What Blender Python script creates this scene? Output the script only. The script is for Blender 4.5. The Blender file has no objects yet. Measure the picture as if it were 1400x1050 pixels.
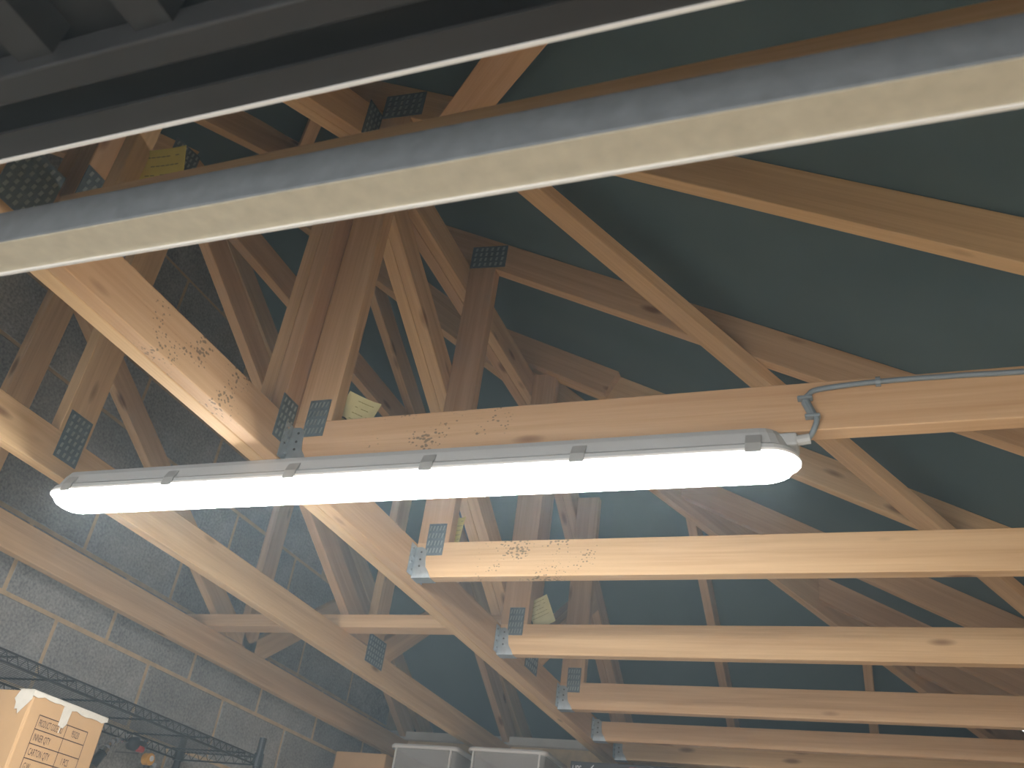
import bpy, math, random
from mathutils import Vector, Matrix

random.seed(7)
SC = bpy.context.scene
COL = SC.collection
ZO = 1.57                      # camera height above the floor; scene coordinates below are relative to the eye

# ------------------------------------------------------------------ camera
cd = bpy.data.cameras.new('camera')
cam = bpy.data.objects.new('camera', cd)
COL.objects.link(cam)
SC.camera = cam
R = ((0.93248475, -0.0821569, -0.35174199),
     (0.33895324, 0.53555996, 0.77348964),
     (0.12483142, -0.84049139, 0.52724884))
FPX = 1294.65
cx = Vector((R[0][0], R[1][0], R[2][0]))
cy = Vector((-R[0][1], -R[1][1], -R[2][1]))
cz = Vector((-R[0][2], -R[1][2], -R[2][2]))
M = Matrix((cx, cy, cz)).transposed().to_4x4()
M.translation = Vector((0, 0, ZO))
cam.matrix_world = M
cd.sensor_width = 36.0
cd.lens = FPX / 1400 * 36.0
cd.clip_start = 0.02
cd.dof.use_dof = True
cd.dof.focus_distance = 2.2
cd.dof.aperture_fstop = 7.0

# ------------------------------------------------------------------ world, exposure
w = bpy.data.worlds.new('world')
SC.world = w
w.use_nodes = True
w.node_tree.nodes['Background'].inputs[0].default_value = (0.95, 0.97, 1.0, 1)
w.node_tree.nodes['Background'].inputs[1].default_value = 2.8
vs = SC.view_settings
vs.view_transform = 'Standard'
vs.look = 'None'
vs.gamma = 1.0
vs.use_curve_mapping = False
vs.exposure = 0.5
LAMP = 45.0                     # emission of the batten's diffuser

# ------------------------------------------------------------------ materials
def newmat(name):
    m = bpy.data.materials.new(name)
    m.use_nodes = True
    nt = m.node_tree
    b = nt.nodes['Principled BSDF']
    return m, nt, b

def N(nt, typ, **kw):
    n = nt.nodes.new(typ)
    for k, v in kw.items():
        setattr(n, k, v)
    return n

def plain(name, col, rough=0.6, metal=0.0, noise=0.0, nscale=40, bump=0.0, spec=0.5, coat=None):
    m, nt, b = newmat(name)
    b.inputs['Roughness'].default_value = rough
    b.inputs['Metallic'].default_value = metal
    b.inputs['Specular IOR Level'].default_value = spec
    if noise or bump:
        tc = N(nt, 'ShaderNodeTexCoord')
        nz = N(nt, 'ShaderNodeTexNoise')
        nz.inputs['Scale'].default_value = nscale
        nz.inputs['Detail'].default_value = 5
        nt.links.new(tc.outputs['Object'], nz.inputs['Vector'])
        mp = N(nt, 'ShaderNodeMapRange')
        mp.inputs['To Min'].default_value = 1 - noise
        mp.inputs['To Max'].default_value = 1 + noise
        mp.inputs['From Min'].default_value = 0.25
        mp.inputs['From Max'].default_value = 0.75
        nt.links.new(nz.outputs['Fac'], mp.inputs['Value'])
        mul = N(nt, 'ShaderNodeVectorMath', operation='SCALE')
        mul.inputs[0].default_value = col
        nt.links.new(mp.outputs[0], mul.inputs['Scale'])
        nt.links.new(mul.outputs[0], b.inputs['Base Color'])
        if bump:
            bp = N(nt, 'ShaderNodeBump')
            bp.inputs['Strength'].default_value = bump
            bp.inputs['Distance'].default_value = 0.004
            nt.links.new(nz.outputs['Fac'], bp.inputs['Height'])
            nt.links.new(bp.outputs[0], b.inputs['Normal'])
    else:
        b.inputs['Base Color'].default_value = (*col, 1)
    return m

def woodmat(name, c1, c2, specks=0.0):
    """sawn softwood; vertex attribute 'grain' = (along, across, depth) in metres plus an offset per member"""
    m, nt, b = newmat(name)
    L = nt.links.new
    at = N(nt, 'ShaderNodeAttribute', attribute_name='grain')
    oi = N(nt, 'ShaderNodeObjectInfo')
    mp = N(nt, 'ShaderNodeMapping')
    mp.inputs['Scale'].default_value = (1.6, 34, 34)
    L(at.outputs['Vector'], mp.inputs['Vector'])
    n1 = N(nt, 'ShaderNodeTexNoise')
    n1.inputs['Scale'].default_value = 1.0
    n1.inputs['Detail'].default_value = 3
    n1.inputs['Distortion'].default_value = 0.6
    L(mp.outputs[0], n1.inputs['Vector'])
    mp2 = N(nt, 'ShaderNodeMapping')
    mp2.inputs['Scale'].default_value = (5, 260, 260)
    L(at.outputs['Vector'], mp2.inputs['Vector'])
    n2 = N(nt, 'ShaderNodeTexNoise')
    n2.inputs['Scale'].default_value = 1.0
    n2.inputs['Detail'].default_value = 2
    L(mp2.outputs[0], n2.inputs['Vector'])
    mixf = N(nt, 'ShaderNodeMath', operation='MULTIPLY_ADD')
    L(n2.outputs['Fac'], mixf.inputs[0])
    mixf.inputs[1].default_value = 0.45
    L(n1.outputs['Fac'], mixf.inputs[2])
    cr = N(nt, 'ShaderNodeValToRGB')
    e = cr.color_ramp.elements
    e[0].position = 0.48; e[0].color = (*c2, 1)
    e[1].position = 0.95; e[1].color = (*c1, 1)
    L(mixf.outputs[0], cr.inputs['Fac'])
    # knots
    mp3 = N(nt, 'ShaderNodeMapping')
    mp3.inputs['Scale'].default_value = (3.2, 11, 11)
    L(at.outputs['Vector'], mp3.inputs['Vector'])
    vo = N(nt, 'ShaderNodeTexVoronoi')
    vo.inputs['Scale'].default_value = 1.0
    vo.inputs['Randomness'].default_value = 1.0
    L(mp3.outputs[0], vo.inputs['Vector'])
    kr = N(nt, 'ShaderNodeMapRange')
    kr.inputs['From Min'].default_value = 0.055
    kr.inputs['From Max'].default_value = 0.14
    kr.inputs['To Min'].default_value = 0.8
    kr.inputs['To Max'].default_value = 0.0
    L(vo.outputs['Distance'], kr.inputs['Value'])
    mk = N(nt, 'ShaderNodeMixRGB')
    mk.inputs['Color2'].default_value = (0.22, 0.10, 0.045, 1)
    L(kr.outputs[0], mk.inputs['Fac'])
    L(cr.outputs['Color'], mk.inputs['Color1'])
    # each board a little lighter or darker, a little redder
    hv = N(nt, 'ShaderNodeHueSaturation')
    v1 = N(nt, 'ShaderNodeMapRange')
    v1.inputs['To Min'].default_value = 0.88
    v1.inputs['To Max'].default_value = 1.1
    L(oi.outputs['Random'], v1.inputs['Value'])
    L(v1.outputs[0], hv.inputs['Value'])
    v2 = N(nt, 'ShaderNodeMath', operation='MULTIPLY_ADD')
    L(oi.outputs['Random'], v2.inputs[0])
    v2.inputs[1].default_value = 0.012
    v2.inputs[2].default_value = 0.494
    L(v2.outputs[0], hv.inputs['Hue'])
    L(mk.outputs[0], hv.inputs['Color'])
    out = hv.outputs[0]
    if specks:
        # black mould specks in loose patches
        mp4 = N(nt, 'ShaderNodeMapping')
        mp4.inputs['Scale'].default_value = (110, 150, 150)
        L(at.outputs['Vector'], mp4.inputs['Vector'])
        v4 = N(nt, 'ShaderNodeTexVoronoi')
        v4.inputs['Scale'].default_value = 1.0
        L(mp4.outputs[0], v4.inputs['Vector'])
        n5 = N(nt, 'ShaderNodeTexNoise')
        n5.inputs['Scale'].default_value = 14.0
        n5.inputs['Detail'].default_value = 1
        L(at.outputs['Vector'], n5.inputs['Vector'])
        sx = N(nt, 'ShaderNodeSeparateXYZ')
        L(at.outputs['Vector'], sx.inputs[0])
        w1 = N(nt, 'ShaderNodeMapRange')
        w1.inputs['From Min'].default_value = 0.12
        w1.inputs['From Max'].default_value = 0.24
        L(sx.outputs['X'], w1.inputs['Value'])
        w2 = N(nt, 'ShaderNodeMapRange')
        w2.inputs['From Min'].default_value = 0.54
        w2.inputs['From Max'].default_value = 0.42
        L(sx.outputs['X'], w2.inputs['Value'])
        ww = N(nt, 'ShaderNodeMath', operation='MULTIPLY')
        L(w1.outputs[0], ww.inputs[0])
        L(w2.outputs[0], ww.inputs[1])
        rr = N(nt, 'ShaderNodeMapRange')
        rr.inputs['From Min'].default_value = 0.41
        rr.inputs['From Max'].default_value = 0.68
        rr.inputs['To Max'].default_value = 0.46
        L(n5.outputs['Fac'], rr.inputs['Value'])
        r5 = N(nt, 'ShaderNodeMath', operation='MULTIPLY')
        L(rr.outputs[0], r5.inputs[0])
        L(ww.outputs[0], r5.inputs[1])
        lt = N(nt, 'ShaderNodeMath', operation='LESS_THAN')
        L(v4.outputs['Distance'], lt.inputs[0])
        L(r5.outputs[0], lt.inputs[1])
        sc = N(nt, 'ShaderNodeMath', operation='MULTIPLY')
        L(lt.outputs[0], sc.inputs[0])
        sc.inputs[1].default_value = 0.6
        mx = N(nt, 'ShaderNodeMixRGB')
        mx.inputs['Color2'].default_value = (0.05, 0.045, 0.03, 1)
        L(sc.outputs[0], mx.inputs['Fac'])
        L(out, mx.inputs['Color1'])
        out = mx.outputs[0]
    L(out, b.inputs['Base Color'])
    b.inputs['Roughness'].default_value = 0.62
    b.inputs['Specular IOR Level'].default_value = 0.3
    bp = N(nt, 'ShaderNodeBump')
    bp.inputs['Strength'].default_value = 0.12
    bp.inputs['Distance'].default_value = 0.002
    L(n2.outputs['Fac'], bp.inputs['Height'])
    L(bp.outputs[0], b.inputs['Normal'])
    return m

WOOD = woodmat('pine_timber', (0.72, 0.485, 0.265), (0.56, 0.34, 0.17))
WOODS = woodmat('pine_timber_specked', (0.74, 0.505, 0.27), (0.60, 0.37, 0.18), 1.0)
WOODD = woodmat('brown_board', (0.34, 0.20, 0.12), (0.24, 0.13, 0.08))

def feltmat():
    m, nt, b = newmat('roofing_felt')
    L = nt.links.new
    tc = N(nt, 'ShaderNodeTexCoord')
    n1 = N(nt, 'ShaderNodeTexNoise')
    n1.inputs['Scale'].default_value = 2.5
    n1.inputs['Detail'].default_value = 4
    L(tc.outputs['Object'], n1.inputs['Vector'])
    n2 = N(nt, 'ShaderNodeTexNoise')
    n2.inputs['Scale'].default_value = 160
    L(tc.outputs['Object'], n2.inputs['Vector'])
    cr = N(nt, 'ShaderNodeValToRGB')
    cr.color_ramp.elements[0].color = (0.070, 0.115, 0.130, 1)
    cr.color_ramp.elements[1].color = (0.098, 0.150, 0.168, 1)
    cr.color_ramp.elements[0].position = 0.3
    cr.color_ramp.elements[1].position = 0.7
    L(n1.outputs['Fac'], cr.inputs['Fac'])
    L(cr.outputs[0], b.inputs['Base Color'])
    b.inputs['Roughness'].default_value = 0.7
    b.inputs['Specular IOR Level'].default_value = 0.35
    bp = N(nt, 'ShaderNodeBump')
    bp.inputs['Strength'].default_value = 0.15
    bp.inputs['Distance'].default_value = 0.002
    L(n2.outputs['Fac'], bp.inputs['Height'])
    L(bp.outputs[0], b.inputs['Normal'])
    return m
FELT = feltmat()

def blockmat():
    m, nt, b = newmat('concrete_block')
    L = nt.links.new
    tc = N(nt, 'ShaderNodeTexCoord')
    oi = N(nt, 'ShaderNodeObjectInfo')
    n1 = N(nt, 'ShaderNodeTexNoise')
    n1.inputs['Scale'].default_value = 110
    n1.inputs['Detail'].default_value = 4
    L(tc.outputs['Object'], n1.inputs['Vector'])
    n2 = N(nt, 'ShaderNodeTexNoise')
    n2.inputs['Scale'].default_value = 9
    L(tc.outputs['Object'], n2.inputs['Vector'])
    a = N(nt, 'ShaderNodeMath', operation='MULTIPLY_ADD')
    L(n2.outputs['Fac'], a.inputs[0])
    a.inputs[1].default_value = 0.5
    L(n1.outputs['Fac'], a.inputs[2])
    cr = N(nt, 'ShaderNodeValToRGB')
    cr.color_ramp.elements[0].position = 0.5
    cr.color_ramp.elements[1].position = 1.0
    cr.color_ramp.elements[0].color = (0.20, 0.205, 0.205, 1)
    cr.color_ramp.elements[1].color = (0.47, 0.47, 0.45, 1)
    L(a.outputs[0], cr.inputs['Fac'])
    hv = N(nt, 'ShaderNodeHueSaturation')
    v1 = N(nt, 'ShaderNodeMapRange')
    v1.inputs['To Min'].default_value = 0.85
    v1.inputs['To Max'].default_value = 1.12
    L(oi.outputs['Random'], v1.inputs['Value'])
    L(v1.outputs[0], hv.inputs['Value'])
    L(cr.outputs[0], hv.inputs['Color'])
    L(hv.outputs[0], b.inputs['Base Color'])
    b.inputs['Roughness'].default_value = 0.95
    bp = N(nt, 'ShaderNodeBump')
    bp.inputs['Strength'].default_value = 0.5
    bp.inputs['Distance'].default_value = 0.003
    L(n1.outputs['Fac'], bp.inputs['Height'])
    L(bp.outputs[0], b.inputs['Normal'])
    return m
BLOCK = blockmat()
MORTAR = plain('tan_mortar', (0.60, 0.46, 0.28), 0.95, noise=0.15, nscale=30, bump=0.3)
CONC = plain('concrete_floor', (0.62, 0.56, 0.47), 0.85, noise=0.12, nscale=5, bump=0.1)
GALV = plain('galvanised_steel', (0.50, 0.56, 0.59), 0.38, 0.75, noise=0.12, nscale=70)
PLATE = plain('punched_plate_steel', (0.17, 0.215, 0.235), 0.5, 0.5, noise=0.2, nscale=120)
SLOT = plain('plate_slot_edge', (0.42, 0.47, 0.47), 0.45, 0.6)
NAIL = plain('nail_steel', (0.10, 0.105, 0.11), 0.5, 0.6)
RAIL_LIT = plain('rail_lit_underside', (0.47, 0.43, 0.325), 0.55, 0.1, noise=0.1, nscale=45, bump=0.1)  # bounce light on the rail's underside, painted in as a paler cream
RAIL_SHADE = plain('shaded_grey_rail_steel', (0.155, 0.168, 0.175), 0.5, 0.2, noise=0.14, nscale=45, bump=0.1)  # same rail, shade on its near face painted in as darker grey
LIT_EDGE = plain('painted_edge_glint', (0.75, 0.74, 0.70), 0.4, 0.2)  # pale colour painting the lamp's glint along rail and door edges
DOORB = plain('black_door_coating', (0.017, 0.0165, 0.0155), 0.42, 0.0, noise=0.15, nscale=12)
HOUS = plain('grey_polycarbonate_housing', (0.50, 0.51, 0.50), 0.5)
RIM = plain('translucent_rim_plastic', (0.85, 0.84, 0.80), 0.4)
CLIP = plain('steel_clip', (0.42, 0.42, 0.40), 0.5, 0.2)
CABLE = plain('grey_pvc_cable', (0.20, 0.24, 0.26), 0.45)
CARD = plain('brown_cardboard', (0.56, 0.35, 0.17), 0.85, noise=0.06, nscale=14)
INK = plain('brown_print_ink', (0.10, 0.055, 0.035), 0.8)
TAPE = plain('cream_packing_tape', (0.72, 0.68, 0.58), 0.5, noise=0.06, nscale=60, bump=0.15)
BLK = plain('black_epoxy_wire', (0.022, 0.024, 0.027), 0.35, 0.3)
WIRE = plain('grey_black_wire', (0.09, 0.09, 0.092), 0.4, 0.4)
BLKP = plain('black_plastic', (0.02, 0.02, 0.021), 0.35)
CHR = plain('chrome_metal', (0.62, 0.63, 0.64), 0.2, 1.0)
ORANGE = plain('orange_yellow_plastic', (0.80, 0.40, 0.04), 0.4)
RED = plain('red_plastic', (0.55, 0.06, 0.05), 0.4)
GREYP = plain('grey_plastic', (0.30, 0.31, 0.32), 0.45)
TAG = plain('yellow_card_tag', (0.72, 0.60, 0.13), 0.6, noise=0.05, nscale=50)
TAGP = plain('hazed_yellow_card', (0.66, 0.60, 0.30), 0.6, noise=0.08, nscale=40)  # paler copy of the tag yellow, haze painted into the colour
TAGINK = plain('tag_black_ink', (0.03, 0.03, 0.02), 0.7)
TAGINK2 = plain('tag_faint_print', (0.30, 0.25, 0.07), 0.7)
WHITEB = plain('pale_board', (0.62, 0.60, 0.54), 0.8, noise=0.08, nscale=15)
BOXBLK = plain('black_printed_carton', (0.025, 0.022, 0.026), 0.4)
WHT = plain('white_print', (0.75, 0.75, 0.75), 0.6)
REDP = plain('red_print', (0.70, 0.07, 0.07), 0.5)

def clearmat():
    m, nt, b = newmat('clear_plastic')
    b.inputs['Base Color'].default_value = (0.80, 0.78, 0.75, 1)
    b.inputs['Roughness'].default_value = 0.25
    b.inputs['Transmission Weight'].default_value = 0.75
    b.inputs['IOR'].default_value = 1.2
    return m
CLEAR = clearmat()
LID = plain('frosted_lid_plastic', (0.66, 0.64, 0.60), 0.4)

def lampmat():
    m, nt, b = newmat('lit_opal_diffuser')
    b.inputs['Base Color'].default_value = (0.9, 0.9, 0.9, 1)
    b.inputs['Emission Color'].default_value = (0.97, 0.985, 1.0, 1)
    b.inputs['Emission Strength'].default_value = LAMP
    return m
OPAL = lampmat()

# ------------------------------------------------------------------ builders
ORG = {}

def V(*a):
    return Vector(a)

class MB:
    """collects geometry (eye-relative metres) for ONE mesh object"""
    def __init__(s):
        s.v, s.f, s.g = [], [], []
    def add(s, vs, fs, gs=None):
        o = len(s.v)
        s.v += [Vector(p) for p in vs]
        s.f += [tuple(i + o for i in f) for f in fs]
        s.g += list(gs) if gs else [(0, 0, 0)] * len(vs)
        return s
    def box(s, a, b):
        x0, y0, z0 = a
        x1, y1, z1 = b
        vs = [(x, y, z) for z in (z0, z1) for y in (y0, y1) for x in (x0, x1)]
        return s.add(vs, [(0, 2, 3, 1), (4, 5, 7, 6), (0, 1, 5, 4), (2, 6, 7, 3), (0, 4, 6, 2), (1, 3, 7, 5)])
    def beam(s, p0, p1, side, wd, dp, ch=0.0015, n0=None, n1=None, off0=None):
        """sawn timber from p0 to p1 (centre line); side = width direction, wd wide, dp deep; ends cut by planes with normal n0/n1"""
        p0, p1 = Vector(p0), Vector(p1)
        t = (p1 - p0)
        ln = t.length
        t.normalize()
        u = Vector(side) - t * t.dot(Vector(side))
        u.normalize()
        k = t.cross(u)
        hw, hd = wd / 2, dp / 2
        prof = [(-hw + ch, -hd), (hw - ch, -hd), (hw, -hd + ch), (hw, hd - ch), (hw - ch, hd), (-hw + ch, hd), (-hw, hd - ch), (-hw, -hd + ch)]
        off = (random.uniform(0, 50), random.uniform(0, 50), random.uniform(0, 50))
        if off0 is not None:
            off = off0 if isinstance(off0, tuple) else (off0, off[1], off[2])
        vs, gs = [], []
        for q, nn in ((p0, n0), (p1, n1)):
            for a, b in prof:
                p = q + u * a + k * b
                if nn is not None:
                    nv = Vector(nn)
                    p = p + t * ((q - p).dot(nv) / t.dot(nv))
                vs.append(p)
                gs.append(((p - p0).dot(t) + off[0], a + off[1], b + off[2]))
        fs = [(i, (i + 1) % 8, 8 + (i + 1) % 8, 8 + i) for i in range(8)]
        fs += [tuple(range(7, -1, -1)), tuple(range(8, 16))]
        return s.add(vs, fs, gs)
    def tube(s, pts, r, n=8, cap=True):
        pts = [Vector(p) for p in pts]
        rr = r if isinstance(r, (list, tuple)) else [r] * len(pts)
        vs, fs = [], []
        up = Vector((0, 0, 1))
        d0 = (pts[1] - pts[0]).normalized()
        if abs(d0.dot(up)) > 0.9:
            up = Vector((1, 0, 0))
        for i, p in enumerate(pts):
            d = (pts[min(i + 1, len(pts) - 1)] - pts[max(i - 1, 0)]).normalized()
            u = (up - d * up.dot(d)).normalized()
            up = u
            k = d.cross(u)
            for j in range(n):
                a = 2 * math.pi * j / n
                vs.append(p + (u * math.cos(a) + k * math.sin(a)) * rr[i])
        for i in range(len(pts) - 1):
            for j in range(n):
                fs.append((i * n + j, i * n + (j + 1) % n, (i + 1) * n + (j + 1) % n, (i + 1) * n + j))
        if cap:
            fs += [tuple(range(n - 1, -1, -1)), tuple(range((len(pts) - 1) * n, len(pts) * n))]
        return s.add(vs, fs)
    def prism(s, pts, ext):
        """closed outline pts extruded by vector ext"""
        n = len(pts)
        e = Vector(ext)
        vs = [Vector(p) for p in pts] + [Vector(p) + e for p in pts]
        fs = [(i, (i + 1) % n, n + (i + 1) % n, n + i) for i in range(n)]
        fs += [tuple(range(n - 1, -1, -1)), tuple(range(n, 2 * n))]
        return s.add(vs, fs)
    def quad(s, a, b, c, d):
        return s.add([a, b, c, d], [(0, 1, 2, 3)])
    def build(s, name, mat, parent=None, smooth=False, bevel=0.0):
        org = ORG.get(parent.name, Vector((0, 0, 0))) if parent else None
        if org is None:
            lo = [min(p[i] for p in s.v) for i in range(3)]
            hi = [max(p[i] for p in s.v) for i in range(3)]
            org = Vector(((lo[0] + hi[0]) / 2, (lo[1] + hi[1]) / 2, lo[2]))
            top = True
        else:
            top = False
        me = bpy.data.meshes.new(name)
        me.from_pydata([p - org for p in s.v], [], s.f)
        me.validate()
        if any(g != (0, 0, 0) for g in s.g):
            at = me.attributes.new('grain', 'FLOAT_VECTOR', 'POINT')
            for i, g in enumerate(s.g):
                at.data[i].vector = g
        import bmesh
        bm = bmesh.new()
        bm.from_mesh(me)
        bmesh.ops.recalc_face_normals(bm, faces=bm.faces)
        bm.to_mesh(me)
        bm.free()
        if smooth:
            for p in me.polygons:
                p.use_smooth = True
        me.materials.append(mat)
        o = bpy.data.objects.new(name, me)
        COL.objects.link(o)
        if top:
            o.location = org + Vector((0, 0, ZO))
        else:
            o.parent = parent
        ORG[o.name] = org
        if bevel:
            md = o.modifiers.new('bevel', 'BEVEL')
            md.width = bevel
            md.segments = 2
            md.limit_method = 'ANGLE'
        return o

def tag(o, label, cat, group=None):
    o['label'] = label
    o['category'] = cat
    if group:
        o['group'] = group
    return o

def thing(name, loc, label, cat, group=None):
    o = bpy.data.objects.new(name, None)
    COL.objects.link(o)
    o.empty_display_size = 0.05
    o.location = Vector(loc) + Vector((0, 0, ZO))
    ORG[o.name] = Vector(loc)
    return tag(o, label, cat, group)

def struct(o):
    o['kind'] = 'structure'
    return o

def timber(name, parent, p0, p1, side, wd, dp, mat=None, n0=None, n1=None, off0=None):
    return MB().beam(p0, p1, side, wd, dp, n0=n0, n1=n1, off0=off0).build(name, mat or WOOD, parent)

def rings_mesh(rings, cap0=True, cap1=True):
    n = len(rings[0])
    vs = [p for r in rings for p in r]
    fs = []
    for i in range(len(rings) - 1):
        for j in range(n):
            fs.append((i * n + j, i * n + (j + 1) % n, (i + 1) * n + (j + 1) % n, (i + 1) * n + j))
    if cap0:
        fs.append(tuple(range(n - 1, -1, -1)))
    if cap1:
        fs.append(tuple(range((len(rings) - 1) * n, len(rings) * n)))
    return vs, fs

def text_mesh(body, size, origin, ux, uy, sx=1.0, lift=None, align='LEFT'):
    """flat lettering as mesh: origin, ux = reading direction, uy = up direction"""
    cu = bpy.data.curves.new('lettering', 'FONT')
    cu.body = body
    cu.size = size
    cu.align_x = align
    cu.resolution_u = 2
    ob = bpy.data.objects.new('lettering', cu)
    me = bpy.data.meshes.new_from_object(ob)
    ux, uy, origin = Vector(ux).normalized(), Vector(uy).normalized(), Vector(origin)
    mb = MB()
    mb.add([origin + ux * (v.co.x * sx) + uy * v.co.y for v in me.vertices], [tuple(p.vertices) for p in me.polygons])
    bpy.data.objects.remove(ob)
    bpy.data.curves.remove(cu)
    bpy.data.meshes.remove(me)
    return mb

# ------------------------------------------------------------------ dimensions read from the photograph
HC = 0.83                        # underside of the bottom chords above the eye
CH = 0.095                       # chord depth
GX0, GX1 = -1.206, -1.136        # two-ply girder truss
LX = -1.770                      # first single truss left of the girder
LX2 = -2.320                     # truss next to the block wall
T = 0.035
JY = [0.736, 1.432, 2.053, 2.675, 3.296, 3.757, 4.09]   # near faces of the hanging trusses
PITCH = 0.535
def zr(x): return 1.272 - PITCH * x            # underside of the rafters, right slope
def zb(y): return 3.438 - PITCH * y            # back slope
def zf(y): return 1.224 + PITCH * y            # front slope
RD = 0.097                                      # rafter depth
RV = RD * math.hypot(1, PITCH)                  # the same measured plumb
WX = -2.42                                      # left wall face
WB = 4.42                                       # back wall face
WF = -0.66                                      # front wall face
WR = 0.92                                       # right wall face
FL = -ZO

# ------------------------------------------------------------------ setting: floor and walls
struct(MB().box((WX - 0.1, WF - 1.6, FL - 0.1), (WR + 0.12, WB + 0.12, FL)).build('floor', CONC))

def block_mesh(L, H, D):
    mb = MB().box((-L / 2, -D / 2, -H / 2), (L / 2, D / 2, H / 2))
    import bmesh
    bm = bmesh.new()
    vs = [bm.verts.new(p) for p in mb.v]
    for f in mb.f:
        bm.faces.new([vs[i] for i in f])
    bmesh.ops.recalc_face_normals(bm, faces=bm.faces)
    bmesh.ops.bevel(bm, geom=list(bm.edges), offset=0.0025, segments=1, affect='EDGES')
    me = bpy.data.meshes.new('block')
    bm.to_mesh(me)
    bm.free()
    me.materials.append(BLOCK)
    return me

# left wall: mortar core with the gable outline, every block a piece of its own
RIDGE_Y = 2.069
gz = lambda y: min(zf(y), zb(y)) + RV - 0.012
core = MB().prism([(WX - 0.1, WF - 0.22, FL), (WX - 0.1, WB + 0.33, FL), (WX - 0.1, WB + 0.33, gz(WB + 0.33)), (WX - 0.1, RIDGE_Y, gz(RIDGE_Y)), (WX - 0.1, WF - 0.22, gz(WF - 0.22))], (0.0985, 0, 0))
wall_left = struct(core.build('wall_left', MORTAR))
BM_FULL = block_mesh(0.437, 0.212, 0.02)
BM_CUT = {}
row = 0
z0 = 0.766 - 0.225 * 10
while z0 < 2.3:
    off = 1.97 if row % 2 == 0 else 2.195
    y = off - 0.45 * 7
    while y < WB + 0.1:
        a, b = max(y, WF) + 0.005, min(y + 0.45, WB) - 0.005
        zc = z0 + 0.1125
        lim = min(gz(a), gz(b)) if not (a < RIDGE_Y < b) else min(gz(a), gz(b))
        if b - a > 0.06 and z0 + 0.22 < lim + 0.02 and z0 > FL - 0.06:
            L = round(b - a, 3)
            if abs(L - 0.44) < 0.002:
                me = BM_FULL
            else:
                me = BM_CUT.setdefault(L, block_mesh(L - 0.003, 0.212, 0.02))
            o = bpy.data.objects.new('block', me)
            COL.objects.link(o)
            o.parent = wall_left
            o.location = Vector((WX - 0.009 + random.uniform(-0.0015, 0.0015), (a + b) / 2, zc)) - ORG[wall_left.name]
            o.rotation_euler = (0, 0, math.pi / 2)
        elif b - a > 0.06 and z0 < lim - 0.03 and z0 > FL - 0.06:
            # blocks cut to the roof slope
            nn = 5
            top = [min(gz(a + (b - a) * i / nn) - 0.012, z0 + 0.22) for i in range(nn + 1)]
            if min(top) > z0 + 0.03:
                pts = [(WX - 0.019, a, z0 + 0.005), (WX - 0.019, b, z0 + 0.005)] + [(WX - 0.019, a + (b - a) * i / nn, top[i]) for i in range(nn, -1, -1)]
                MB().prism(pts, (0.019, 0, 0)).build('block', BLOCK, wall_left)
        y += 0.45
    z0 += 0.225
    row += 1

def plain_wall(name, boxes):
    mb = MB()
    for a, b in boxes:
        mb.box(a, b)
    return struct(mb.build(name, MORTAR))
wall_back = plain_wall('wall_back', [((WX, WB + 0.0015, FL), (WR + 0.1, WB + 0.1, 0.955))])
for r in range(12):
    zc = 0.766 - 0.225 * r + 0.1125
    if zc < FL:
        break
    for i in range(9):
        a = WX + (0 if r % 2 == 0 else -0.225) + 0.45 * i
        b = a + 0.45
        a, b = max(a, WX) + 0.005, min(b, WR) - 0.005
        if b - a < 0.06:
            continue
        L = round(b - a, 3)
        me = BM_FULL if abs(L - 0.44) < 0.002 else BM_CUT.setdefault(L, block_mesh(L - 0.003, 0.212, 0.02))
        o = bpy.data.objects.new('block', me)
        COL.objects.link(o)
        o.parent = wall_back
        o.location = Vector(((a + b) / 2, WB + 0.009, zc - 0.16)) - ORG[wall_back.name]
plain_wall('wall_right', [((WR, WF, FL), (WR + 0.1, WB, HC - 0.002))])
plain_wall('wall_front', [((WX, WF - 0.1, FL), (WX + 0.45, WF, 0.84)), ((0.55, WF - 0.1, FL), (WR + 0.1, WF, 0.84)), ((WX + 0.45, WF - 0.1, 0.62), (0.55, WF, 0.84))])

# boarded eaves that close the roof outside the walls
trim = MB()
trim.box((WX - 0.1, WB + 0.30, 0.60), (WR + 0.30, WB + 0.32, 1.10))
trim.box((WX - 0.1, WB + 0.09, 0.60), (WR + 0.30, WB + 0.32, 0.62))
trim.box((WR + 0.22, WF - 0.3, 0.50), (WR + 0.24, WB + 0.32, 0.95))
trim.box((WR + 0.09, WF - 0.3, 0.50), (WR + 0.24, WB + 0.32, 0.52))
trim.box((WX - 0.1, WF - 0.22, 0.60), (WR + 0.24, WF - 0.20, 1.02))
trim.box((WX - 0.1, WF - 0.22, 0.60), (WR + 0.24, WF - 0.09, 0.62))
struct(trim.build('trim_3', WOODD))

# ceiling: roofing felt over the rafters, one sagging sheet for each slope
def felt_sheet(parent, fn, outline, nx, ny, sagdir):
    (xa, xb), (ya, yb) = outline
    vs, fs = [], []
    for j in range(ny + 1):
        for i in range(nx + 1):
            u, v = i / nx, j / ny
            x0, x1 = xa(v), xb(v)
            x = x0 + (x1 - x0) * u
            y = ya + (yb - ya) * v
            vs.append(fn(x, y))
    for j in range(ny):
        for i in range(nx):
            a = j * (nx + 1) + i
            fs.append((a, a + 1, a + nx + 2, a + nx + 1))
    mb = MB().add(vs, fs)
    return mb.build('roofing_felt', FELT, parent, smooth=True)

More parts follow.
